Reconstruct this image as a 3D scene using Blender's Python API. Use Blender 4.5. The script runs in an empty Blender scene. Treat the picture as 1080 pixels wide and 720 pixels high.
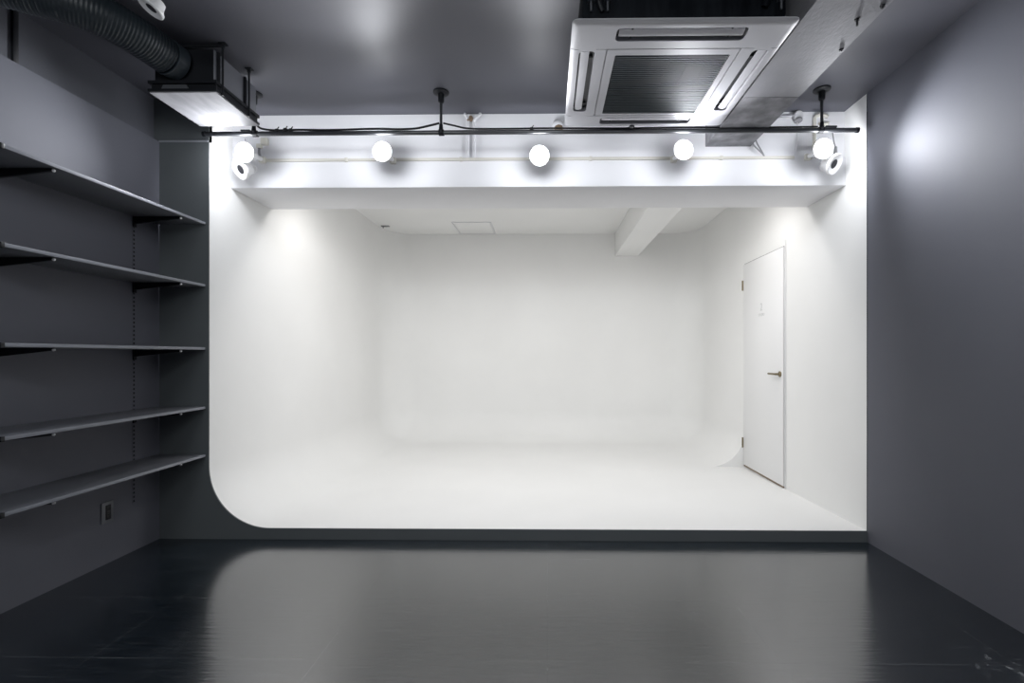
import bpy, bmesh, math, random
from mathutils import Vector, Matrix
random.seed(7)
scene = bpy.context.scene
COL = scene.collection
R = math.radians

# ------------------------------------------------------------------ camera
cam_d = bpy.data.cameras.new('camera')
cam = bpy.data.objects.new('camera', cam_d); COL.objects.link(cam)
cam_d.sensor_fit = 'HORIZONTAL'; cam_d.sensor_width = 36.0
cam_d.lens = 488.0 / 1080.0 * 36.0
cam_d.shift_x = -31.0 / 1080.0
cam_d.shift_y = 14.0 / 1080.0
cam_d.clip_start = 0.02
cam.location = (0, 0, 1.205)
cam.rotation_euler = (R(90), 0, R(0.73))
scene.camera = cam

# ------------------------------------------------------------------ world, exposure
w = bpy.data.worlds.new('world'); scene.world = w; w.use_nodes = True
w.node_tree.nodes['Background'].inputs['Color'].default_value = (0.75, 0.85, 1.0, 1)
w.node_tree.nodes['Background'].inputs['Strength'].default_value = 0.02
vs = scene.view_settings
vs.view_transform = 'Standard'; vs.look = 'None'; vs.exposure = 0.12; vs.gamma = 1.0
vs.use_curve_mapping = False
scene.cycles.max_bounces = 10
scene.cycles.diffuse_bounces = 6
scene.cycles.sample_clamp_indirect = 6.0

LAMP_POWER = 68.0            # each lit reflector lamp on the rail
LAMP_COL = (0.93, 0.95, 1.0)
BULB_POWER = 2.4             # light spilling all round from the same lamp
SPILL_POWER = 9.5           # light spilling downwards and back on to the beam
COVE_POWER = 29.5            # the row of lamps behind the white beam
FILL_POWER = 125.0            # each added fill spot behind the camera
COVE_COL = (1.0, 0.98, 0.965)

def spot(name, loc, direction, power, color, size, blend, radius):
    d = bpy.data.lights.new(name, 'SPOT'); d.energy = power; d.color = color
    d.spot_size = R(size); d.spot_blend = blend; d.shadow_soft_size = radius
    o = bpy.data.objects.new(name, d); COL.objects.link(o)
    o.location = loc
    o.rotation_euler = Vector(direction).to_track_quat('-Z', 'Y').to_euler()
    return o

# unseen fill spots, added behind the camera to lift the dark walls and kerb
for x in (-1.5, 0.0, 1.5):
    spot('fill_light', (x, -1.2, 2.80), (0, .85, -.4), FILL_POWER, (0.93, 0.97, 1.0), 130, 0.8, 0.5)
# lamps of the white cove, mounted behind the white beam
for x, dx, k in ((-1.58, -0.25, .72), (-0.9, 0.0, 1.1), (-0.1, 0.0, 1.1), (0.72, 0.0, 1.1), (1.42, 0.25, .72)):
    spot('cove_lamp', (x, 3.86, 2.58), (dx, 0.38, -0.92), COVE_POWER * k, COVE_COL, 160, 0.8, 0.06)

# ------------------------------------------------------------------ materials
def mat(name, col, rough=0.5, metal=0.0, spec=0.5, emit=None, strength=0.0, ior=None, coat=0.0):
    m = bpy.data.materials.new(name); m.use_nodes = True
    b = m.node_tree.nodes['Principled BSDF']
    b.inputs['Base Color'].default_value = (*col, 1)
    b.inputs['Roughness'].default_value = rough
    b.inputs['Metallic'].default_value = metal
    b.inputs['Specular IOR Level'].default_value = spec
    if ior: b.inputs['IOR'].default_value = ior
    if coat: b.inputs['Coat Weight'].default_value = coat
    if emit:
        b.inputs['Emission Color'].default_value = (*emit, 1)
        b.inputs['Emission Strength'].default_value = strength
    return m

def nodes(m):
    nt = m.node_tree
    return nt, nt.nodes, nt.links, nt.nodes['Principled BSDF']

def mottled(name, c0, c1, scale=3.0, rough=(0.4, 0.5), bump=0.0, bscale=60.0, spec=0.5, stretch=(1, 1, 1), detail=4.0):
    m = mat(name, c0, rough[0], spec=spec)
    nt, N, L, b = nodes(m)
    tc = N.new('ShaderNodeTexCoord'); mp = N.new('ShaderNodeMapping')
    mp.inputs['Scale'].default_value = stretch
    L.new(tc.outputs['Object'], mp.inputs['Vector'])
    nz = N.new('ShaderNodeTexNoise'); nz.inputs['Scale'].default_value = scale; nz.inputs['Detail'].default_value = detail
    L.new(mp.outputs['Vector'], nz.inputs['Vector'])
    cr = N.new('ShaderNodeValToRGB')
    cr.color_ramp.elements[0].position = 0.35; cr.color_ramp.elements[1].position = 0.68
    cr.color_ramp.elements[0].color = (*c0, 1); cr.color_ramp.elements[1].color = (*c1, 1)
    L.new(nz.outputs['Fac'], cr.inputs['Fac']); L.new(cr.outputs['Color'], b.inputs['Base Color'])
    mr = N.new('ShaderNodeMapRange'); mr.inputs['To Min'].default_value = rough[0]; mr.inputs['To Max'].default_value = rough[1]
    L.new(nz.outputs['Fac'], mr.inputs['Value']); L.new(mr.outputs['Result'], b.inputs['Roughness'])
    if bump:
        n2 = N.new('ShaderNodeTexNoise'); n2.inputs['Scale'].default_value = bscale; n2.inputs['Detail'].default_value = 3
        L.new(mp.outputs['Vector'], n2.inputs['Vector'])
        bp = N.new('ShaderNodeBump'); bp.inputs['Strength'].default_value = bump; bp.inputs['Distance'].default_value = 0.004
        L.new(n2.outputs['Fac'], bp.inputs['Height']); L.new(bp.outputs['Normal'], b.inputs['Normal'])
    return m

M = {}
M['wall'] = mottled('grey_wall_paint', (0.108, 0.112, 0.134), (0.118, 0.122, 0.144), 1.6, (0.60, 0.66), 0.05, 220, spec=0.3)
M['wall_upper'] = mottled('grey_upper_board', (0.084, 0.088, 0.104), (0.092, 0.096, 0.112), 1.6, (0.62, 0.68), 0.05, 220, spec=0.3)
M['panel'] = mottled('grey_return_paint', (0.108, 0.120, 0.126), (0.120, 0.132, 0.138), 2.0, (0.42, 0.48), 0.05, 220, spec=0.45)
M['ceiling'] = mottled('grey_ceiling_paint', (0.082, 0.084, 0.102), (0.088, 0.090, 0.108), 1.5, (0.47, 0.52), 0.03, 180, spec=0.6)
M['white'] = mottled('white_cove_paint', (0.80, 0.80, 0.79), (0.83, 0.83, 0.82), 1.2, (0.55, 0.62), 0.02, 160, spec=0.3)
M['white_wall'] = mottled('white_beam_paint', (0.77, 0.77, 0.79), (0.81, 0.81, 0.83), 2.2, (0.5, 0.6), 0.06, 60, spec=0.3)
M['concrete'] = mottled('pale_concrete', (0.19, 0.19, 0.205), (0.25, 0.25, 0.265), 6.0, (0.6, 0.7), 0.3, 85, spec=0.3, stretch=(1, 0.5, 1))
M['shelf'] = mottled('grey_shelf_paint', (0.10, 0.105, 0.12), (0.11, 0.115, 0.13), 4.0, (0.40, 0.46), spec=0.5)
M['edge'] = mat('grey_shelf_edge', (0.20, 0.21, 0.24), 0.45)
M['black'] = mat('black_powder_coat', (0.009, 0.010, 0.013), 0.45, spec=0.3)
M['black_gloss'] = mat('black_gloss_pipe', (0.030, 0.032, 0.037), 0.30, spec=0.9, coat=0.5)
M['rubber'] = mat('black_cable_sheath', (0.010, 0.010, 0.012), 0.5)
M['foil'] = mottled('black_foil_wrap', (0.004, 0.005, 0.007), (0.010, 0.012, 0.015), 9.0, (0.5, 0.6), 0.3, 24, spec=0.04, stretch=(3, 3, 0.6))
M['duct'] = mat('dark_flexible_duct', (0.011, 0.017, 0.022), 0.45)
M['collar'] = mat('dark_duct_collar', (0.03, 0.04, 0.05), 0.5)
M['box'] = mottled('grey_duct_box', (0.14, 0.145, 0.165), (0.16, 0.165, 0.185), 3.0, (0.42, 0.5))
M['concrete_rough'] = mottled('rough_concrete', (0.13, 0.13, 0.14), (0.26, 0.26, 0.275), 11.0, (0.65, 0.75), 0.6, 60, spec=0.25, detail=8)
M['tray'] = mottled('pale_steel_tray', (0.22, 0.22, 0.235), (0.30, 0.30, 0.315), 7.0, (0.65, 0.75), spec=0.15, stretch=(2.5, .8, 1))
M['plastic'] = mat('white_plastic', (0.72, 0.72, 0.74), 0.35)
M['lampwhite'] = mat('white_lamp_metal', (0.78, 0.78, 0.78), 0.4)
M['cream'] = mat('cream_plastic', (0.62, 0.60, 0.54), 0.5)
M['ac'] = mat('pale_grey_ac_plastic', (0.42, 0.42, 0.445), 0.45, spec=0.3)
M['acvane'] = mat('pale_grey_ac_vane', (0.50, 0.50, 0.53), 0.35)
M['acdark'] = mat('dark_ac_opening', (0.012, 0.013, 0.016), 0.45)
M['grille'] = mat('dark_teal_grille', (0.055, 0.066, 0.072), 0.7, spec=0.15)
M['lens'] = mat('dark_lens', (0.030, 0.030, 0.036), 0.6, spec=0.15)
M['glow'] = mat('lit_lamp_face', (1, 1, 1), 0.4, emit=(0.97, 0.98, 1.0), strength=7.0)
M['brass'] = mat('aged_bronze_metal', (0.22, 0.18, 0.11), 0.35, metal=0.6)
M['brown'] = mat('brown_seal', (0.20, 0.14, 0.09), 0.6)
M['seal'] = mat('grey_seal', (0.25, 0.25, 0.26), 0.7)
M['door'] = mat('white_door_paint', (0.80, 0.80, 0.80), 0.45, spec=0.4)
M['lettering'] = mat('pale_grey_lettering', (0.62, 0.63, 0.63), 0.5)
M['screw'] = mat('bright_screw', (0.75, 0.75, 0.78), 0.35, metal=0.5)
M['trim'] = mat('grey_trim_paint', (0.30, 0.31, 0.34), 0.35)
M['plate'] = mat('grey_outlet_plate', (0.13, 0.135, 0.15), 0.4)
M['galv'] = mat('galvanised_steel', (0.22, 0.23, 0.25), 0.4, metal=0.8)

def floor_material():
    m = mat('dark_vinyl_tile', (0.02, 0.023, 0.03), 0.22, spec=1.0)
    nt, N, L, b = nodes(m)
    b.inputs['IOR'].default_value = 2.0
    tc = N.new('ShaderNodeTexCoord')
    # tile seams
    br = N.new('ShaderNodeTexBrick')
    br.offset = 0.0; br.inputs['Scale'].default_value = 1.0
    br.inputs['Brick Width'].default_value = 0.91; br.inputs['Row Height'].default_value = 0.455
    br.inputs['Mortar Size'].default_value = 0.0018; br.inputs['Mortar Smooth'].default_value = 0.3
    br.inputs['Color1'].default_value = (0, 0, 0, 1); br.inputs['Color2'].default_value = (0.5, 0.5, 0.5, 1)
    br.inputs['Mortar'].default_value = (1, 1, 1, 1)
    L.new(tc.outputs['Object'], br.inputs['Vector'])
    # fine brushed scuffs across the room
    mp = N.new('ShaderNodeMapping'); mp.inputs['Scale'].default_value = (1.4, 16, 1)
    L.new(tc.outputs['Object'], mp.inputs['Vector'])
    n1 = N.new('ShaderNodeTexNoise'); n1.inputs['Scale'].default_value = 3.5; n1.inputs['Detail'].default_value = 6
    L.new(mp.outputs['Vector'], n1.inputs['Vector'])
    n2 = N.new('ShaderNodeTexNoise'); n2.inputs['Scale'].default_value = 1.3; n2.inputs['Detail'].default_value = 5
    L.new(tc.outputs['Object'], n2.inputs['Vector'])
    cr = N.new('ShaderNodeValToRGB')
    cr.color_ramp.elements[0].position = 0.3; cr.color_ramp.elements[1].position = 0.8
    cr.color_ramp.elements[0].color = (0.002, 0.005, 0.009, 1); cr.color_ramp.elements[1].color = (0.012, 0.019, 0.027, 1)
    L.new(n1.outputs['Fac'], cr.inputs['Fac'])
    # worn white scuffs near the right wall
    vd = N.new('ShaderNodeVectorMath'); vd.operation = 'DISTANCE'; vd.inputs[1].default_value = (1.78, 1.80, 0)
    L.new(tc.outputs['Object'], vd.inputs[0])
    near = N.new('ShaderNodeMapRange'); near.inputs['From Min'].default_value = 0.03; near.inputs['From Max'].default_value = 0.16
    near.inputs['To Min'].default_value = 1.0; near.inputs['To Max'].default_value = 0.0
    L.new(vd.outputs['Value'], near.inputs['Value'])
    n3 = N.new('ShaderNodeTexNoise'); n3.inputs['Scale'].default_value = 22; n3.inputs['Detail'].default_value = 6
    L.new(tc.outputs['Object'], n3.inputs['Vector'])
    th = N.new('ShaderNodeMapRange'); th.inputs['From Min'].default_value = 0.55; th.inputs['From Max'].default_value = 0.66
    L.new(n3.outputs['Fac'], th.inputs['Value'])
    mu = N.new('ShaderNodeMath'); mu.operation = 'MULTIPLY'
    L.new(near.outputs['Result'], mu.inputs[0]); L.new(th.outputs['Result'], mu.inputs[1])
    # thin scratches everywhere
    mp2 = N.new('ShaderNodeMapping'); mp2.inputs['Rotation'].default_value = (0, 0, 0.9); mp2.inputs['Scale'].default_value = (2.2, 34, 1)
    L.new(tc.outputs['Object'], mp2.inputs['Vector'])
    n4 = N.new('ShaderNodeTexNoise'); n4.inputs['Scale'].default_value = 3.0; n4.inputs['Detail'].default_value = 2
    L.new(mp2.outputs['Vector'], n4.inputs['Vector'])
    th2 = N.new('ShaderNodeMapRange'); th2.inputs['From Min'].default_value = 0.60; th2.inputs['From Max'].default_value = 0.74
    th2.inputs['To Max'].default_value = 0.22
    L.new(n4.outputs['Fac'], th2.inputs['Value'])
    sm = N.new('ShaderNodeMath'); sm.operation = 'MULTIPLY'; sm.inputs[1].default_value = 0.30
    L.new(br.outputs['Fac'], sm.inputs[0])
    a1 = N.new('ShaderNodeMath'); a1.operation = 'ADD'; a1.use_clamp = True
    L.new(mu.outputs[0], a1.inputs[0]); L.new(th2.outputs['Result'], a1.inputs[1])
    a2 = N.new('ShaderNodeMath'); a2.operation = 'ADD'; a2.use_clamp = True
    L.new(a1.outputs[0], a2.inputs[0]); L.new(sm.outputs[0], a2.inputs[1])
    mx = N.new('ShaderNodeMix'); mx.data_type = 'RGBA'
    L.new(a2.outputs[0], mx.inputs[0]); L.new(cr.outputs['Color'], mx.inputs[6])
    mx.inputs[7].default_value = (0.24, 0.25, 0.26, 1)
    L.new(mx.outputs[2], b.inputs['Base Color'])
    mr = N.new('ShaderNodeMapRange'); mr.inputs['To Min'].default_value = 0.12; mr.inputs['To Max'].default_value = 0.27
    L.new(n2.outputs['Fac'], mr.inputs['Value']); L.new(mr.outputs['Result'], b.inputs['Roughness'])
    bp = N.new('ShaderNodeBump'); bp.inputs['Strength'].default_value = 0.16; bp.inputs['Distance'].default_value = 0.004
    L.new(n1.outputs['Fac'], bp.inputs['Height']); L.new(bp.outputs['Normal'], b.inputs['Normal'])
    return m
M['floor'] = floor_material()

# ------------------------------------------------------------------ mesh helpers
class MB:
    def __init__(s): s.bm = bmesh.new()
    def box(s, x0, x1, y0, y1, z0, z1, bev=0.0):
        r = bmesh.ops.create_cube(s.bm, size=1.0)
        for v in r['verts']:
            v.co = Vector(((x0 + x1) / 2 + v.co.x * (x1 - x0), (y0 + y1) / 2 + v.co.y * (y1 - y0), (z0 + z1) / 2 + v.co.z * (z1 - z0)))
        if bev:
            es = list({e for v in r['verts'] for e in v.link_edges})
            bmesh.ops.bevel(s.bm, geom=es, offset=bev, segments=2, affect='EDGES', profile=0.5)
        return s
    def prism(s, pts, axis, a, b):
        # pts: closed outline in the two other axes, in order
        def mk(p, t):
            return {'x': (t, p[0], p[1]), 'y': (p[0], t, p[1]), 'z': (p[0], p[1], t)}[axis]
        va = [s.bm.verts.new(mk(p, a)) for p in pts]; vb = [s.bm.verts.new(mk(p, b)) for p in pts]
        n = len(pts)
        s.bm.faces.new(va); s.bm.faces.new(vb[::-1])
        for i in range(n): s.bm.faces.new((va[i], vb[i], vb[(i + 1) % n], va[(i + 1) % n]))
        return s
    def lathe(s, prof, origin, axis, seg=32, cap0=True, cap1=True):
        # prof: list of (distance along axis, radius)
        o = Vector(origin); d = Vector(axis).normalized()
        u = d.orthogonal().normalized(); v = d.cross(u)
        rings = []
        for t, r in prof:
            rings.append([s.bm.verts.new(o + d * t + (u * math.cos(2 * math.pi * k / seg) + v * math.sin(2 * math.pi * k / seg)) * max(r, 1e-5)) for k in range(seg)])
        for a, b in zip(rings, rings[1:]):
            for k in range(seg): s.bm.faces.new((a[k], a[(k + 1) % seg], b[(k + 1) % seg], b[k]))
        if cap0: s.bm.faces.new(rings[0][::-1])
        if cap1: s.bm.faces.new(rings[-1])
        return s
    def cyl(s, p0, p1, r0, r1=None, seg=20):
        p0 = Vector(p0); p1 = Vector(p1)
        return s.lathe([(0, r0), ((p1 - p0).length, r0 if r1 is None else r1)], p0, p1 - p0, seg)
    def tube(s, pts, rad, seg=10, n=8):
        P = smooth_path(pts, n)
        rr = rad if callable(rad) else (lambda i, L: rad)
        rings = []; up = None; length = 0
        for i, p in enumerate(P):
            d = (P[min(i + 1, len(P) - 1)] - P[max(i - 1, 0)]).normalized()
            if up is None: up = d.orthogonal().normalized()
            up = (up - d * up.dot(d)).normalized(); side = d.cross(up)
            if i: length += (p - P[i - 1]).length
            r = rr(i, length)
            rings.append([s.bm.verts.new(p + (up * math.cos(2 * math.pi * k / seg) + side * math.sin(2 * math.pi * k / seg)) * r) for k in range(seg)])
        for a, b in zip(rings, rings[1:]):
            for k in range(seg): s.bm.faces.new((a[k], a[(k + 1) % seg], b[(k + 1) % seg], b[k]))
        s.bm.faces.new(rings[0][::-1]); s.bm.faces.new(rings[-1])
        return s
    def build(s, name, m, parent=None, smooth=True, angle=35):
        bmesh.ops.recalc_face_normals(s.bm, faces=s.bm.faces)
        me = bpy.data.meshes.new(name)
        off = Vector((0, 0, 0)); p = parent
        while p is not None: off += Vector(p.location); p = p.parent
        bmesh.ops.translate(s.bm, verts=s.bm.verts, vec=-off)
        s.bm.to_mesh(me); s.bm.free()
        me.materials.append(m)
        if smooth:
            me.polygons.foreach_set('use_smooth', [True] * len(me.polygons))
            me.set_sharp_from_angle(angle=R(angle))
        o = bpy.data.objects.new(name, me); COL.objects.link(o)
        if parent is not None: o.parent = parent
        return o

def smooth_path(pts, n=8):
    P = [Vector(p) for p in pts]
    if len(P) < 3 or n <= 1: return P
    out = []
    for i in range(len(P) - 1):
        p0 = P[max(i - 1, 0)]; p1 = P[i]; p2 = P[i + 1]; p3 = P[min(i + 2, len(P) - 1)]
        for k in range(n):
            t = k / n
            out.append(0.5 * ((2 * p1) + (-p0 + p2) * t + (2 * p0 - 5 * p1 + 4 * p2 - p3) * t * t + (-p0 + 3 * p1 - 3 * p2 + p3) * t ** 3))
    out.append(P[-1]); return out

def tag(o, label, cat, group=None, kind=None):
    o['label'] = label; o['category'] = cat
    if group: o['group'] = group
    if kind: o['kind'] = kind
    return o
def thing(name, label, cat, loc, group=None, kind=None):
    o = bpy.data.objects.new(name, None); COL.objects.link(o); o.location = loc
    o.empty_display_size = 0.05
    return tag(o, label, cat, group, kind)
def structure(o, label, cat): return tag(o, label, cat, None, 'structure')
def mesh_from_modifiers(o):
    dg = bpy.context.evaluated_depsgraph_get()
    me = bpy.data.meshes.new_from_object(o.evaluated_get(dg))
    o.modifiers.clear(); o.data = me
def arc(cx, cz, r, a0, a1, n):
    return [(cx + r * math.cos(R(a0 + (a1 - a0) * k / n)), cz + r * math.sin(R(a0 + (a1 - a0) * k / n))) for k in range(n + 1)]

# ------------------------------------------------------------------ dimensions
H = 2.887            # ceiling
XW = -2.542          # left wall, furred lower part
XU = -2.582          # left wall above the ledge
XL, XR = -2.216, 2.058   # white cove sides (right side is also the dark right wall)
YC = 3.0             # plane of the cove's opening
YF = 3.215           # front of the white beam
YB = 6.45            # back of the cove
Y0 = -2.6            # wall behind the camera
LEDGE = 2.602
BEAM0, BEAM1 = 2.372, 2.570
def zf(y):           # the cove floor falls very slightly towards the back
    t = min(max((y - YC) / 1.6, 0), 1)
    return 0.072 - 0.036 * t

# ------------------------------------------------------------------ room shell
structure(MB().box(-2.9, 2.3, Y0 - .2, YC + .3, -0.15, 0.0).build('floor', M['floor'], smooth=False), 'dark glossy vinyl tile floor reflecting the white cove', 'floor')
structure(MB().box(-2.9, XR + .2, Y0 - .2, 3.23, H, H + .15).build('ceiling', M['ceiling'], smooth=False), 'dark grey painted ceiling of the front room', 'ceiling')
wl = structure(MB().prism([(XW, 0), (XW, LEDGE), (XU, LEDGE), (XU, H), (-2.85, H), (-2.85, 0)], 'y', Y0, YC + .05).build('wall_left', M['wall'], smooth=False), 'dark grey left wall with a ledge near its top, carrying the shelves', 'wall')
wl.data.materials.append(M['wall_upper'])
for p in wl.data.polygons:
    if p.normal.x > .9 and p.center.z > LEDGE: p.material_index = 1
structure(MB().box(XR, XR + .2, Y0, YC, 0, H).build('wall_right', M['wall'], smooth=False), 'plain dark grey right wall', 'wall')
structure(MB().box(-2.85, XR + .2, Y0 - .2, Y0, 0, H).build('wall_front', M['wall'], smooth=False), 'dark grey wall behind the camera', 'wall')
# return wall and kerb around the opening of the cove
RC = 0.402
out = [(XW - .02, 0), (XR, 0), (XR, 0.072)] + arc(XL + RC, 0.072 + RC, RC, 270, 180, 24) + [(XL, LEDGE), (XW - .02, LEDGE)]
structure(MB().prism(out, 'y', YC, YC + .008).build('wall_back', M['panel'], smooth=False), 'dark grey return wall and kerb with a rounded cut-out framing the white cove', 'wall')
structure(MB().box(XU - .02, XL, YC + .004, YC + .03, LEDGE, H).build('wall_upper', M['panel'], smooth=False), 'short dark grey piece of wall above the return, behind the duct box', 'wall')
structure(MB().box(XW, XL, YC - .006, YC + .02, LEDGE - .006, LEDGE + .006, .002).build('trim_1', M['trim'], smooth=False), 'thin pale grey trim line across the top of the dark return wall', 'trim')

# white infinity cove: left wall, floor, back wall, right wall in one coved surface
def cove():
    bm = bmesh.new(); NA = 14; r = 0.40; rr0 = 0.37
    def ring(y, d, sharp):
        z = zf(y); k = d / r; rl = r - d; rr = rr0 * (1 - k); dr = rr0 * k
        pts = [(XL + d, H), (XL + d, z + r)]
        pts += [(XL + r + rl * math.cos(R(a)), z + r + rl * math.sin(R(a))) for a in [180 + 90 * i / NA for i in range(1, NA + 1)]]
        if sharp:
            n = NA + 1
            pts += [(XL + r + (XR - XL - r) * (i + 1) / n, z) for i in range(n - 1)] + [(XR, z)]
            pts.insert(len(pts), (XR, z + rr0))
        else:
            zz = z + rr0 - 0.0
            pts += [(XR - rr0 + rr * math.cos(R(a)), (z + d) + (zz - (z + d)) + rr * math.sin(R(a)) if False else z + rr0 + (rr) * math.sin(R(a)) + (d - dr) * 0) for a in [270 + 90 * i / NA for i in range(0, NA + 1)]]
            pts.append((XR - dr, z + rr0 + 0.002))
        pts.append((XR - dr if not sharp else XR, H))
        return [bm.verts.new((p[0], y, p[1])) for p in pts]
    rings = []
    ys = [YC + .008 + (4.849 - YC - .008) * i / 12 for i in range(13)]
    A = [ring(y, 0, True) for y in ys]
    ys2 = [4.849 + (YB - r - 4.849) * i / 6 for i in range(7)]
    B = [ring(y, 0, False) for y in ys2]
    for i in range(1, 15):
        a = R(90 * i / 14)
        B.append(ring(YB - r + r * math.sin(a), r * (1 - math.cos(a)) * 0.9995, False))
    for G in (A, B):
        for a, b in zip(G, G[1:]):
            for i in range(len(a) - 1): bm.faces.new((a[i], a[i + 1], b[i + 1], b[i]))
    # flat end of the right-hand cove beside the door
    e = B[0]; n0 = 2 + NA
    corner = bm.verts.new((XR, 4.849, zf(4.849)))
    bm.faces.new([corner] + [bm.verts.new(v.co) for v in e[n0:n0 + NA + 1]])
    bm.faces.new(B[-1])
    me = bpy.data.meshes.new('wall_white')
    bmesh.ops.remove_doubles(bm, verts=bm.verts, dist=1e-5)
    bm.to_mesh(me); bm.free()
    me.materials.append(M['white'])
    me.polygons.foreach_set('use_smooth', [True] * len(me.polygons)); me.set_sharp_from_angle(angle=R(28))
    o = bpy.data.objects.new('wall_white', me); COL.objects.link(o)
    return o
structure(cove(), 'white infinity cove whose walls and floor run together in curves', 'wall')
structure(MB().box(XL - .1, XR + .1, 3.30, YB + .1, H, H + .1).build('ceiling_white', M['white'], smooth=False), 'white ceiling of the cove behind the white beam', 'ceiling')
structure(MB().box(XL, XR, YF + .015, 3.69, BEAM1, H).build('wall_header', M['white_wall'], smooth=False), 'white wall strip above the beam, carrying conduits and a sensor', 'wall')
structure(MB().box(XL, XR, YF, 3.69, BEAM0, BEAM1, .004).build('ceiling_beam', M['white_wall']), 'wide white beam spanning the opening of the cove under the lamps', 'beam')
def concrete_beam():
    m = MB()
    m.box(1.098, 1.410, Y0, 2.609, 2.648, H)
    m.box(1.098, 1.410, 2.617, YF + .02, 2.650, H)
    m.box(1.104, 1.404, 2.60, 2.63, 2.656, H)
    o = m.build('ceiling_beam', M['concrete'], smooth=False)
    o.data.materials.append(M['concrete_rough'])
    for p in o.data.polygons:
        if p.center.y > 2.612: p.material_index = 1
    return o
structure(concrete_beam(), 'bare grey concrete beam running along the ceiling beside the air conditioner', 'beam')
structure(MB().box(0.942, 1.262, 3.685, YB + .05, 2.579, H, .003).build('ceiling_beam', M['white']), 'white painted beam on the ceiling inside the cove', 'beam')

# ------------------------------------------------------------------ door in the white right wall
def door():
    t = thing('door_1', 'white flush door in the right wall of the cove with a bronze lever', 'door', (XR, 4.43, 0.05), None, 'structure')
    y0, y1, z0, z1 = 4.030, 4.845, 0.066, 2.140
    MB().box(XR - .003, XR - .0005, y0 - .014, y1 + .004, z0 - .012, z1 + .010).build('seal', M['seal'], t, smooth=False)
    leaf = MB().box(XR - .016, XR - .003, y0, y1, z0, z1, .0015).build('door_leaf', M['door'], t)
    MB().box(XR - .012, XR - .003, y0 + .01, y1 - .004, z0 - .016, z0 - .001).build('bottom_seal', M['brown'], t, smooth=False)
    MB().box(XR - .014, XR - .0005, y0 - .020, y0 - .0135, z0 - .01, z1 + .055, .002).build('door_stop', M['door'], t)
    for z in (1.925, 0.292):
        h = MB().box(XR - .024, XR - .004, y1 + .001, y1 + .018, z - .052, z + .052, .004)
        h.cyl((XR - .022, y1 + .006, z - .052), (XR - .022, y1 + .006, z + .052), .008, seg=12)
        h.build('hinge', M['brass'], t)
    hd = MB().lathe([(0, .026), (.006, .026), (.010, .022), (.012, .010), (.045, .010)], (XR - .016, 4.085, 1.035), (-1, 0, 0), 24)
    hd = hd.build('door_handle', M['brass'], t)
    MB().tube([(XR - .058, 4.078, 1.035), (XR - .060, 4.11, 1.035), (XR - .058, 4.20, 1.035), (XR - .056, 4.215, 1.035)], .0095, 12, 4).build('lever', M['brass'], hd)
    for body, size, z in (('2', 0.105, 1.626), ('STUDIO', 0.036, 1.575)):
        cu = bpy.data.curves.new('lettering', 'FONT'); cu.body = body; cu.size = size; cu.align_x = 'CENTER'; cu.extrude = 0.0006
        tmp = bpy.data.objects.new('lettering', cu); COL.objects.link(tmp)
        dg = bpy.context.evaluated_depsgraph_get(); dg.update()
        me = bpy.data.meshes.new_from_object(tmp.evaluated_get(dg))
        bpy.data.objects.remove(tmp)
        me.materials.clear(); me.materials.append(M['lettering'])
        # text faces -X, reading from the back of the cove towards the camera
        me.transform(Matrix(((0, 0, -1, 0), (-1, 0, 0, 0), (0, 1, 0, 0), (0, 0, 0, 1))))
        o = bpy.data.objects.new('lettering', me); COL.objects.link(o); o.parent = leaf
        o.location = (-.0168, 4.44 - 4.43, z - 0.05)
        o['label'] = 'faint grey lettering'
door()

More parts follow.
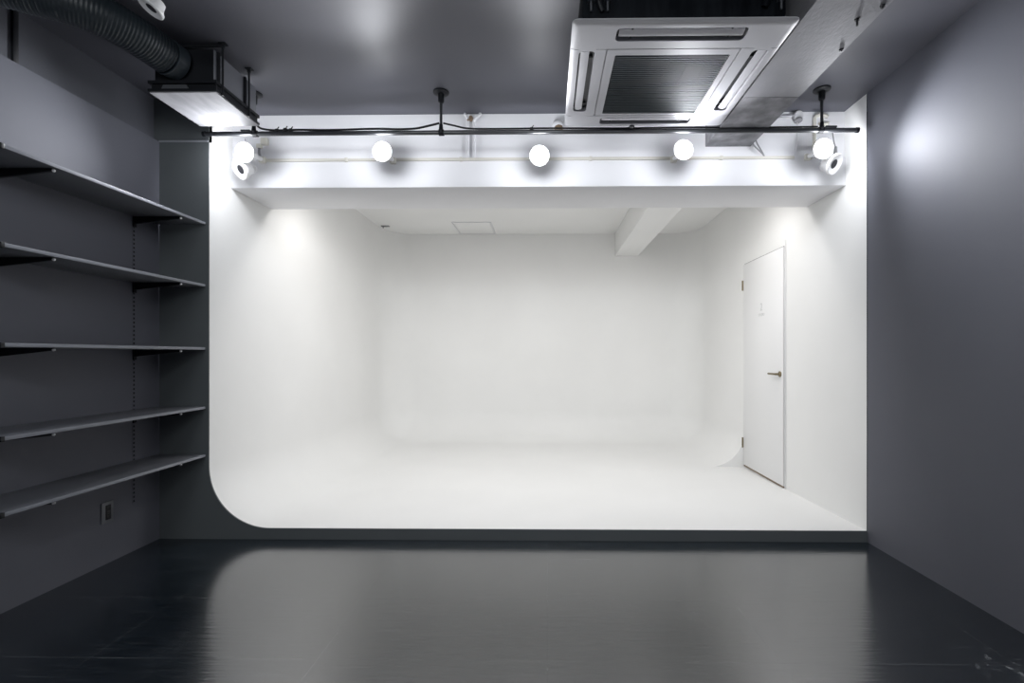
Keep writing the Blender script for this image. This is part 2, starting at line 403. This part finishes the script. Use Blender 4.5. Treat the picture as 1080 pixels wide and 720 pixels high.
# ------------------------------------------------------------------ ceiling air conditioner
def rounded(x0, x1, y0, y1, r, n=5):
    pts = []
    for cx, cy, a in ((x1 - r, y1 - r, 0), (x0 + r, y1 - r, 90), (x0 + r, y0 + r, 180), (x1 - r, y0 + r, 270)):
        pts += [(cx + r * math.cos(R(a + 90 * i / n)), cy + r * math.sin(R(a + 90 * i / n))) for i in range(n + 1)]
    return pts
def air_conditioner():
    x0, x1, y0, y1, zb = 0.108, 1.084, 1.984, 2.915, 2.635
    cx, cy = (x0 + x1) / 2, (y0 + y1) / 2
    t = thing('air_conditioner', 'pale grey four-way ceiling air conditioner with a dark square grille', 'air conditioner', (cx, cy, H))
    # panel: bottom face slightly smaller than the rim
    m = MB(); bm = m.bm
    lv = [(zb, 0.024, .022), (zb + .0035, 0.008, .024), (zb + .007, 0.0, .026), (zb + .010, 0.0, .026), (zb + .014, 0.012, .026), (zb + .036, 0.040, .026)]
    rings = []
    for z, ins, r in lv:
        rings.append([bm.verts.new((p[0], p[1], z)) for p in rounded(x0 + ins, x1 - ins, y0 + ins, y1 - ins, r)])
    n = len(rings[0])
    for a, b in zip(rings, rings[1:]):
        for k in range(n): bm.faces.new((a[k], a[(k + 1) % n], b[(k + 1) % n], b[k]))
    bm.faces.new(rings[0][::-1]); bm.faces.new(rings[-1])
    panel = m.build('panel', M['ac'], t, smooth=False)
    slots = [(.308, .888, 2.032, 2.118), (.320, .872, 2.800, 2.876), (.150, .228, 2.185, 2.725), (.968, 1.044, 2.185, 2.725)]
    gx0, gx1, gy0, gy1 = .325, .872, 2.215, 2.752
    cut = MB()
    for s in slots: cut.prism(rounded(*s, .022), 'z', zb - .02, zb + .030)
    cut.prism(rounded(gx0, gx1, gy0, gy1, .006), 'z', zb - .02, zb + .028)
    # hairline joint round the hinged intake panel and at the corner pieces
    def line(xa, xb, ya, yb): cut.box(xa, xb, ya, yb, zb - .02, zb + .010)
    lw = .0026
    line(.280, .905, 2.172 - lw, 2.172 + lw); line(.280, .905, 2.774 - lw, 2.774 + lw)
    line(.280 - lw, .280 + lw, 2.175, 2.772); line(.905 - lw, .905 + lw, 2.175, 2.772)
    for xa, xb in ((x0 - .01, .148), (.230, .277), (.908, .966), (1.046, x1 + .01)):
        for yy in (2.172, 2.774): line(xa, xb, yy - lw * .7, yy + lw * .7)
    c = cut.build('cutter', M['ac'], t, smooth=False)
    md = panel.modifiers.new('b', 'BOOLEAN'); md.object = c; md.operation = 'DIFFERENCE'; md.solver = 'EXACT'
    md.use_self = True
    bpy.context.view_layer.update()
    mesh_from_modifiers(panel)
    bpy.data.objects.remove(c)
    panel.data.polygons.foreach_set('use_smooth', [True] * len(panel.data.polygons)); panel.data.set_sharp_from_angle(angle=R(30))
    # air outlets: dark throat and tilted vane
    for i, (a, b, c0, c1) in enumerate(slots):
        th = MB().prism(rounded(a + .0005, b - .0005, c0 + .0005, c1 - .0005, .022), 'z', zb + .024, zb + .0295).build('air_outlet', M['acdark'], t, smooth=False)
        v = MB()
        ins = .012
        if i < 2:
            yc = (c0 + c1) / 2 + (-.003 if i == 0 else -.006); hw = .018
            s = 1 if i == 0 else -1
            v.prism([(yc - hw, zb + .004 + .007 * (s > 0)), (yc, zb + .004), (yc + hw, zb + .004 + .007 * (s < 0)), (yc + hw, zb + .008 + .007 * (s < 0)), (yc, zb + .009), (yc - hw, zb + .008 + .007 * (s > 0))], 'x', a + ins, b - ins)
        else:
            xc = (a + b) / 2 + (-.010 if i == 2 else .010); hw = .021
            v.prism([(xc - hw, zb + .008), (xc, zb + .004), (xc + hw, zb + .008), (xc + hw, zb + .012), (xc, zb + .009), (xc - hw, zb + .012)], 'y', c0 + ins, c1 - ins)
        v.build('vane', M['acvane'], th)
        for q in (0.12, 0.88):
            k = MB()
            if i < 2: k.box(a + (b - a) * q - .004, a + (b - a) * q + .004, c0 + .008, c1 - .008, zb + .010, zb + .025)
            else: k.box(a + .008, b - .008, c0 + (c1 - c0) * q - .004, c0 + (c1 - c0) * q + .004, zb + .010, zb + .025)
            k.build('vane_pivot', M['acdark'], th, smooth=False)
    # intake grille
    g = MB().box(gx0 + .001, gx1 - .001, gy0 + .001, gy1 - .001, zb + .022, zb + .027).build('grille_back', M['acdark'], t, smooth=False)
    g = MB(); ns = 34
    for k in range(ns):
        yy = gy0 + (k + .5) * (gy1 - gy0) / ns
        g.prism([(yy - .0058, zb + .002), (yy + .0030, zb + .0035), (yy + .0058, zb + .0150), (yy - .0010, zb + .0150)], 'x', gx0 + .001, gx1 - .001)
    for k in range(1, 6):
        xx = gx0 + (gx1 - gx0) * k / 6
        g.box(xx - .0015, xx + .0015, gy0 + .001, gy1 - .001, zb + .006, zb + .018)
    g.build('intake_grille', M['grille'], t, smooth=False)
    MB().lathe([(0, .016), (.008, .016), (.012, .010)], (.529, 2.900, zb + .002), (0, 0, -1), 20).build('receiver', M['acdark'], t)
    # wrapped body above the panel
    MB().box(.152, 1.040, 2.022, 2.868, zb + .040, H - .02, .012).build('casing', M['foil'], t)
    for i, (xx, yy) in enumerate(((.190, 2.010), (.262, 2.010), (1.010, 2.010), (.190, 2.890), (1.010, 2.890))):
        rod = MB().cyl((xx, yy, zb + .060), (xx, yy, H), .005, seg=10).build('hanging_rod', M['galv'], t)
        MB().box(xx - .014, xx + .014, yy - .012 if yy > 2.5 else yy - .012, yy + .026 if yy < 2.5 else yy + .012, zb + .100, zb + .106).cyl((xx, yy, zb + .106), (xx, yy, zb + .114), .009, seg=6).build('nut', M['galv'], rod, smooth=False)
    MB().tube([(.232, 2.004, H), (.230, 2.000, H - .06), (.222, 2.003, zb + .11), (.240, 2.012, zb + .06)], .010, 10, 5).build('drain_hose', M['black'], t)
    MB().tube([(.93, 2.006, H), (.93, 2.0, H - .07), (.955, 2.002, zb + .12), (.94, 2.016, zb + .075)], .014, 10, 5).build('refrigerant_pipe', M['foil'], t)
air_conditioner()

# anchor bolts left in the concrete beam
bolts = 'anchor bolts in the concrete beam'
for i, (x, y, L, lab) in enumerate(((1.332, 2.006, .030, 'longest dark anchor bolt hanging from the concrete beam beside the air conditioner'),
                                    (1.385, 1.930, .012, 'small dark bolt stub at the outer edge of the concrete beam near the frame top'),
                                    (1.390, 2.205, .010, 'small dark bolt stub in the concrete beam, nearest the lighting pipe'))):
    b = MB().cyl((x, y, 2.648), (x, y, 2.648 - L), .0045, seg=10)
    b.cyl((x, y, 2.648), (x, y, 2.641), .010, seg=6)
    tag(b.build('anchor_bolt', M['black']), lab, 'bolt', bolts)

# ------------------------------------------------------------------ duct box and flexible duct
def duct_box():
    x0, x1, y0, y1 = -2.095, -1.775, 2.445, 2.800
    t = thing('duct_box', 'dark ventilation box hung under the ceiling with a pale steel tray below', 'vent box', ((x0 + x1) / 2, (y0 + y1) / 2, H))
    MB().box(x0, x1, y0, y1, 2.664, 2.832, .004).build('body', M['box'], t)
    # angle-iron frame round the bottom
    f = MB()
    for za, zb_ in ((2.607, 2.619), (2.648, 2.664)):
        f.box(x0 - .030, x1 + .018, y0 - .012, y0 + .012, za, zb_)
        f.box(x0 - .030, x1 + .018, y1 - .012, y1 + .004, za, zb_)
        f.box(x0 - .030, x0 - .006, y0 + .012, y1 - .012, za, zb_)
        f.box(x1 - .006, x1 + .018, y0 + .012, y1 - .012, za, zb_)
    f.box(x0 - .02, x1 + .008, y0 + .002, y1 - .002, 2.619, 2.648)
    f.build('frame', M['black'], t, smooth=False)
    MB().box(x0 - .026, x1 + .012, y0 - .004, y1 + .002, 2.601, 2.607).build('tray', M['tray'], t, smooth=False)
    MB().prism([(-2.060, 2.623), (-1.912, 2.623), (-1.925, 2.645), (-2.050, 2.645)], 'y', y0 - .003, y0 + .003).build('rating_strip', M['galv'], t, smooth=False)
    for yy in (2.480, 2.700):
        rod = MB().cyl((x1 + .020, yy, 2.604), (x1 + .020, yy, H), .0055, seg=10).build('hanging_rod', M['black'], t)
        MB().box(x1 + .004, x1 + .040, yy - .014, yy + .014, H - .006, H).cyl((x1 + .02, yy, H - .022), (x1 + .02, yy, H - .006), .010, seg=6).build('ceiling_bracket', M['black'], rod, smooth=False)
        MB().box(x1 - .001, x1 + .012, yy - .020, yy - .006, 2.664, 2.83).build('side_rib', M['black'], t, smooth=False)
    MB().tube([(-2.03, 2.49, H - .008), (-1.755, 2.485, H - .008)], .009, 8, 1).build('hanger_channel', M['black'], t)
    MB().box(x0 + .004, x1 - .004, y0 - .004, y0 + .002, 2.666, 2.830).build('front_shade', M['black'], t, smooth=False)  # black sheet that paints the shade on the grey box's front face
    MB().lathe([(0, .090), (.050, .090), (.052, .094), (.060, .094)], (-1.972, y0 - .003, 2.756), (-.22, -1, .03), 36).build('collar', M['collar'], t)
duct_box()
def flexible_duct():
    path = [(-1.986, 2.380, 2.758), (-1.998, 2.325, 2.763), (-2.030, 2.225, 2.775), (-2.085, 2.125, 2.785), (-2.165, 2.045, 2.788), (-2.275, 1.975, 2.788), (-2.375, 1.90, 2.786), (-2.455, 1.78, 2.786), (-2.475, 1.60, 2.786), (-2.475, 1.20, 2.786)]
    m = MB(); pitch = 0.0135
    def rad(i, L):
        ph = (L % pitch) / pitch
        return .087 + .0045 * (1 - abs(2 * ph - 1))
    m.tube(path, rad, 40, 26)
    tag(m.build('flexible_duct', M['duct'], angle=60), 'dark ribbed flexible duct curving from the vent box along the left wall', 'duct')
flexible_duct()
# black upright on the ledge of the left wall
tag(MB().box(XU, XU + .012, 2.194, 2.218, LEDGE, H, .002).build('batten', M['black']), 'black upright batten standing on the ledge of the left wall', 'batten')

# ------------------------------------------------------------------ black lighting pipe under the ceiling
def lighting_pipe():
    yp, zp = 2.97, 2.634
    t = thing('lighting_pipe', 'long black pipe hung under the ceiling by three rods', 'pipe', (0, yp, H))
    m = MB().cyl((-2.225, yp, zp), (1.975, yp, zp), .0140, seg=20)
    m.build('pipe', M['black_gloss'], t)
    for x in (-2.222, 1.972):
        MB().cyl((x - .008, yp, zp), (x + .008, yp, zp), .0170, seg=20).build('end_cap', M['black'], t)
    for x in (-1.890, -0.681, 1.741):
        yh = 2.957
        h = MB().cyl((x, yh, zp), (x, yh, H - .02), .009, seg=14).build('hanger', M['black_gloss'], t)
        MB().lathe([(0, .050), (.007, .050), (.014, .040), (.016, .020)], (x, yh, H), (0, 0, -1), 32).build('flange', M['black'], h)
        MB().lathe([(0, .020), (.05, .019), (.058, .013)], (x, yh, H - .012), (0, 0, -1), 20).build('socket', M['black'], h)
        c = MB().cyl((x - .016, yp, zp), (x + .016, yp, zp), .0195, seg=20)
        c.cyl((x, yh, zp + .01), (x, yh, zp + .045), .014, .011, seg=14)
        c.build('clamp', M['black'], h)
    MB().box(1.765, 1.835, yp - .02, yp + .02, zp + .010, zp + .022, .003).build('saddle_plate', M['black'], t)
    MB().box(-1.975, -1.915, yp - .02, yp + .02, zp + .010, zp + .020, .003).build('saddle_plate', M['black'], t)
    cables(t)
def cables(t):
    yp, z = 2.966, 2.634 + .0195
    a = MB().tube([(-1.884, yp, 2.720), (-1.872, yp, 2.685), (-1.84, yp, 2.664), (-1.75, yp, z), (-1.6, yp, z + .003), (-1.45, yp, z), (-1.30, yp, z + .002), (-1.1, yp, z + .006), (-.97, yp, z + .002), (-.85, yp, z + .006), (-.76, yp, z + .024), (-.694, yp, z + .040)], .0065, 10, 6)
    a.tube([(-.668, yp, z + .040), (-.60, yp, z + .024), (-.50, yp, z + .004), (-.3, yp, z + .001), (.0, yp, z + .003), (.45, yp, z), (.9, yp, z + .002), (1.35, yp, z), (1.72, yp, z + .002)], .0055, 10, 6)
    o = a.build('power_cable', M['rubber'], t)
    for x, s in ((-1.745, .011), (-1.69, .015), (-1.655, .012), (-.10, .010), (.53, .011)):
        q = MB().lathe([(-.012, s * .7), (-.006, s), (.006, s), (.012, s * .7)], (x, yp, z), (1, 0, 0), 14)
        q.tube([(x, yp, z + s * .6), (x + .012, yp, z + s + .012)], .003, 8, 1)
        q.build('cable_tie', M['rubber'], o)

lighting_pipe()

# ------------------------------------------------------------------ lit lamps on the white conduit
LAMP_GROUP = 'lit lamps along the white beam'
def lit_lamp(base, face, label):
    base = Vector(base); face = Vector(face)
    d = (face - base); L = d.length; d.normalize()
    t = thing('spot_lamp', label, 'lamp', base, LAMP_GROUP)
    MB().box(base.x - .020, base.x + .020, YF - .030, YF, base.z - .020, base.z + .020, .004).build('base', M['cream'], t)
    MB().lathe([(0, .014), (.02, .016), (.03, .012)], base + Vector((0, -.012, 0)), d, 16).build('swivel_joint', M['lampwhite'], t)
    MB().lathe([(.025, .011), (L - .135, .011)], base, d, 12).build('arm', M['lampwhite'], t)
    e = base + d * (L - .125)
    MB().lathe([(0, .020), (.012, .029), (.045, .030), (.060, .038), (.098, .062), (.110, .064), (.110, .060)], e, d, 32, True, False).build('reflector', M['lampwhite'], t)
    MB().lathe([(.104, .060), (.112, .057), (.120, .046), (.126, .028), (.128, .001)], e, d, 32).build('lit_face', M['glow'], t)
    lp = e + d * .150
    lo = spot('lamp_light', lp, d + Vector((0, -.1, -.25)), LAMP_POWER, LAMP_COL, 118, 1.0, 0.055)
    lo.parent = t; lo.location = lp - base
    pd = bpy.data.lights.new('bulb_light', 'POINT'); pd.energy = BULB_POWER; pd.color = LAMP_COL; pd.shadow_soft_size = 0.05
    po = bpy.data.objects.new('bulb_light', pd); COL.objects.link(po); po.parent = t; po.location = e + d * .18 - base
    so = spot('spill_light', lp, (0, 1, -.28), SPILL_POWER, LAMP_COL, 178, 0.25, 0.065); so.parent = t; so.location = lp - base
lamp_specs = [
    ((-1.985, 3.195, 2.562), (-1.991, 3.000, 2.532), 'lit lamp at the left end of the white beam, above a round white spot'),
    ((-1.072, 3.195, 2.552), (-1.082, 3.000, 2.533), 'lit lamp on the white beam between the duct box and the twin conduits'),
    ((-0.046, 3.195, 2.540), (-0.051, 3.000, 2.499), 'lit lamp at the middle of the white beam, just left of the air conditioner'),
    ((0.872, 3.195, 2.550), (0.887, 3.000, 2.534), 'lit lamp on the white beam directly under the air conditioner'),
    ((1.790, 3.195, 2.562), (1.786, 3.000, 2.535), 'lit lamp at the right end of the white beam, nearest the dark wall')]
for b, f, lab in lamp_specs: lit_lamp(b, f, lab)

# white conduit strip along the top of the beam
cd = MB().box(-1.985, 1.700, YF - .014, YF, 2.553, 2.572, .003)
cd = cd.build('conduit_strip', M['cream']); tag(cd, 'thin cream conduit strip along the top edge of the white beam', 'conduit')
for x in (-1.4, -.6, .3, 1.2):
    MB().box(x - .010, x + .010, YF - .017, YF, 2.549, 2.576, .002).build('clip', M['cream'], cd)

# ------------------------------------------------------------------ unlit round white spots
def round_spot(base, head, aim, label, size=1.0):
    base = Vector(base); head = Vector(head); a = Vector(aim).normalized()
    t = thing('round_spotlight', label, 'spotlight', base, None)
    s = size
    MB().lathe([(-.050 * s, .030 * s), (-.046 * s, .036 * s), (-.012 * s, .045 * s), (.0, .056 * s), (.010 * s, .057 * s), (.014 * s, .052 * s), (.012 * s, .046 * s), (.006 * s, .024 * s)], head, a, 36, True, False).build('head', M['lampwhite'], t)
    MB().lathe([(-.004 * s, .026 * s), (.006 * s, .0245 * s), (.007 * s, .001)], head, a, 28).build('lens', M['lens'], t)
    MB().tube([base, base + (head - a * .046 * s - base) * .5, head - a * .046 * s], .009 * s, 12, 3).build('arm', M['lampwhite'], t)
    n = Vector((0, 1, 0)) if abs(base.y - YF) < .02 else Vector((0, 0, 1))
    MB().lathe([(0, .026 * s), (.012 * s, .026 * s), (.016 * s, .018 * s)], base, -n, 24).build('mount', M['lampwhite'], t)
    return t
round_spot((-2.060, YF, 2.500), (-2.062, 3.095, 2.455), (-.42, -.74, -.52), 'unlit round white spot below the leftmost lit lamp, dark lens in its middle', 1.22)
round_spot((1.905, YF, 2.500), (1.897, 3.095, 2.472), (.46, -.74, -.52), 'unlit round white spot below the rightmost lit lamp, near the dark wall', 1.22)
round_spot((-1.800, 2.085, H), (-1.775, 2.055, 2.764), (-.40, -.25, -.88), 'round white spot on the ceiling near the flexible duct', 0.9)

# ------------------------------------------------------------------ small fittings on the white wall strip
YH = YF + .015
t = thing('twin_conduit', 'pair of white conduits with loose cable ends on the white wall strip', 'conduit', (-.53, YH, 2.72))
for x in (-.552, -.510):
    MB().tube([(x, YH - .012, 2.575), (x, YH - .012, 2.80), (x, YH - .012, 2.838)], .011, 12, 2).build('conduit', M['plastic'], t)
MB().tube([(-.548, YH - .014, 2.834), (-.560, YH - .022, 2.855), (-.572, YH - .024, 2.872), (-.574, YH - .014, H - .004)], .009, 10, 5).build('cable_end', M['plastic'], t)
MB().tube([(-.512, YH - .014, 2.834), (-.492, YH - .024, 2.850), (-.470, YH - .026, 2.868), (-.468, YH - .014, H - .004)], .010, 10, 5).build('cable_end', M['plastic'], t)
c = MB().cyl((-.530, YH - .012, 2.846), (-.530, YH - .034, 2.850), .017, .013, seg=14)
c.tube([(-.545, YH - .025, 2.838), (-.556, YH - .022, 2.832)], .007, 8, 1)
c.build('clamp', M['brown'], t)

t = thing('dome_sensor', 'small white dome sensor left of the air conditioner', 'sensor', (.071, YH, 2.795))
MB().lathe([(0, .040), (.018, .040), (.030, .034), (.046, .018), (.050, .001)], (.076, YH, 2.798), (0, -1, 0), 28).build('dome', M['plastic'], t)
MB().lathe([(0, .030), (.020, .029), (.032, .020), (.036, .001)], (.078, YH - .018, 2.782), (0, -.5, -1), 24).build('lens', M['brown'], t)

t = thing('junction_box', 'round white junction box with cables on the wall strip beside the concrete beam', 'junction box', (1.728, YH, 2.85))
MB().lathe([(0, .034), (.030, .034), (.036, .028)], (1.728, YH, 2.850), (0, -1, 0), 24).build('body', M['plastic'], t)
MB().lathe([(0, .028), (.014, .026), (.018, .001)], (1.728, YH - .018, 2.826), (0, -.2, -1), 20).build('gland', M['seal'], t)
for dz in (0, .022):
    MB().tube([(1.412, YH - .01, 2.885 - dz * .2), (1.55, YH - .012, 2.872 - dz), (1.640, YH - .014, 2.850 - dz * .6), (1.700, YH - .016, 2.856)], .0045, 8, 6).build('cable', M['plastic'], t)
MB().tube([(1.728, YH - .010, 2.815), (1.730, YH - .008, 2.75), (1.722, YH - .008, 2.66), (1.708, YH - .008, 2.578)], .0040, 8, 6).build('drop_cable', M['plastic'], t)

q = MB().tube([(1.843, YH - .014, 2.600), (1.843, YH - .014, 2.73), (1.843, YH - .014, 2.825), (1.850, YH - .014, 2.848), (1.872, YH - .014, 2.857), (1.905, YH - .014, 2.857), (1.935, YH - .014, 2.846)], .012, 12, 6)
q.tube([(1.872, YH - .014, 2.800), (1.905, YH - .014, 2.796), (1.938, YH - .014, 2.800)], .010, 10, 3)
tag(q.build('bent_conduit', M['cream']), 'cream conduit bent like a hook behind the right hanger of the black pipe', 'conduit')

q = MB().tube([(1.413, YH - .008, 2.700), (1.425, YH - .02, 2.650), (1.450, YH - .03, 2.615), (1.485, YH - .02, 2.590), (1.500, YH - .01, 2.578)], .0050, 8, 6)
q.tube([(1.440, YH - .008, 2.705), (1.448, YH - .02, 2.66), (1.470, YH - .03, 2.610), (1.490, YH - .02, 2.588)], .0045, 8, 6)
tag(q.build('loose_cable', M['seal']), 'grey loose cables drooping from the end of the concrete beam', 'cable')

t = thing('junction_box', 'small cream junction box above the leftmost lit lamp', 'junction box', (-2.02, YH, 2.70))
MB().box(-2.000, -1.955, YH - .035, YH, 2.672, 2.720, .006).build('body', M['cream'], t)
MB().box(-2.035, -2.000, YH - .026, YH, 2.652, 2.680, .004).build('connector', M['cream'], t)
MB().tube([(-2.018, YH - .014, 2.655), (-2.016, YH - .016, 2.62), (-2.008, YH - .016, 2.585)], .008, 8, 4).build('cable', M['seal'], t)
MB().tube([(-2.12, YH - .010, 2.72), (-2.108, YH - .014, 2.68), (-2.09, YH - .02, 2.645)], .0035, 8, 4).build('thin_wire', M['seal'], t)
t = thing('cable_gland', 'grey cable gland and wire beside the rightmost lit lamp', 'cable gland', (1.985, YH, 2.62))
MB().lathe([(0, .013), (.05, .011), (.055, .006)], (1.985, YH - .016, 2.585), (0, 0, 1), 14).build('body', M['seal'], t)
MB().tube([(1.985, YH - .016, 2.635), (1.975, YH - .012, 2.69), (1.968, YH - .008, 2.76)], .0035, 8, 4).build('thin_wire', M['seal'], t)

# ------------------------------------------------------------------ cove ceiling fittings
t = thing('ceiling_hatch', 'flush white access hatch in the cove ceiling near the back wall', 'hatch', (-.97, 6.12, H))
MB().box(-1.195, -.735, 5.865, 6.385, H - .008, H, .002).build('hatch_panel', M['white'], t)
f = MB()
for a in ((-1.215, -1.203, 5.845, 6.405), (-.727, -.715, 5.845, 6.405), (-1.203, -.727, 5.845, 5.857), (-1.203, -.727, 6.393, 6.405)):
    f.box(*a, H - .010, H)
f.build('hatch_frame', M['plastic'], t, smooth=False)
b = MB().box(-2.165, -2.06, 5.99, 6.03, H - .012, H, .002)
b.cyl((-2.14, 6.01, H - .012), (-2.14, 6.01, H - .03), .008, seg=10)
tag(b.build('ceiling_bracket', M['seal']), 'small grey bracket on the cove ceiling in the far left corner', 'bracket')

# ------------------------------------------------------------------ shelves on the left wall
XS = -2.230
levels = [(2.070, 'highest grey shelf on the left wall, seen from below'),
          (1.665, 'second grey shelf from the top on the left wall'),
          (1.254, 'middle grey shelf on the left wall, seen edge on'),
          (0.868, 'second grey shelf from the bottom on the left wall'),
          (0.556, 'lowest grey shelf on the left wall, just above the outlet')]
def make_shelf(z, label):
    t = thing('wall_shelf', label, 'shelf', (XW, 2.42, z), 'grey shelves on the left wall')
    MB().box(XW + .001, XS - .002, 1.872, 2.990, z - .016, z, .0015).build('board', M['shelf'], t)
    MB().box(XS - .0025, XS, 1.872, 2.990, z - .016, z, .0006).build('edge_band', M['edge'], t)
    MB().box(XS - .30, XS + .002, 1.858, 1.873, z - .020, z + .002, .001).build('end_cap', M['black'], t)
    for y in (2.812, 2.080):
        b = MB().prism([(XW, z - .062), (XW, z - .017), (XS - .022, z - .017), (XS - .022, z - .030)], 'y', y - .006, y + .006)
        b.box(XW + .001, XW + .010, y - .010, y + .010, z - .080, z - .017)
        b = b.build('bracket', M['black'], t, smooth=False)
        MB().lathe([(0, .007), (.004, .006), (.005, .003)], (XS - .019, y, z - .026), (.6, -.3, -.8), 12).build('screw', M['screw'], b)
    return t
def copy_tree(o, parent=None):
    c = o.copy(); COL.objects.link(c)
    if parent is not None: c.parent = parent
    for ch in list(o.children): copy_tree(ch, c)
    return c
shelf0 = make_shelf(*levels[0])
for z, lab in levels[1:]:
    s = copy_tree(shelf0); s.location.z = z; s['label'] = lab
st = thing('shelf_standard', 'grey slotted shelf standard recessed in the left wall, far end of the shelves', 'standard', (XW, 2.812, 0.29))
MB().box(XW - .004, XW + .0015, 2.803, 2.821, .29, 2.10).build('rail', M['wall'], st, smooth=False)
sl = MB(); z = .30
while z < 2.09:
    sl.box(XW + .0008, XW + .0019, 2.8065, 2.8175, z, z + .013); z += .0255
sl.build('slots', M['black'], st, smooth=False)

# ------------------------------------------------------------------ wall outlet under the lowest shelf
t = thing('wall_outlet', 'dark grey wall outlet with black sockets under the lowest shelf', 'outlet', (XW, 2.635, .297))
MB().box(XW, XW + .008, 2.600, 2.672, .237, .357, .003).build('plate', M['plate'], t)
MB().box(XW + .004, XW + .0095, 2.622, 2.656, .255, .339, .002).build('insert', M['black'], t)
for k in range(3):
    s = MB().box(XW + .009, XW + .012, 2.627, 2.651, .261 + k * .026, .281 + k * .026, .002)
    s.build('socket', M['rubber'], t)
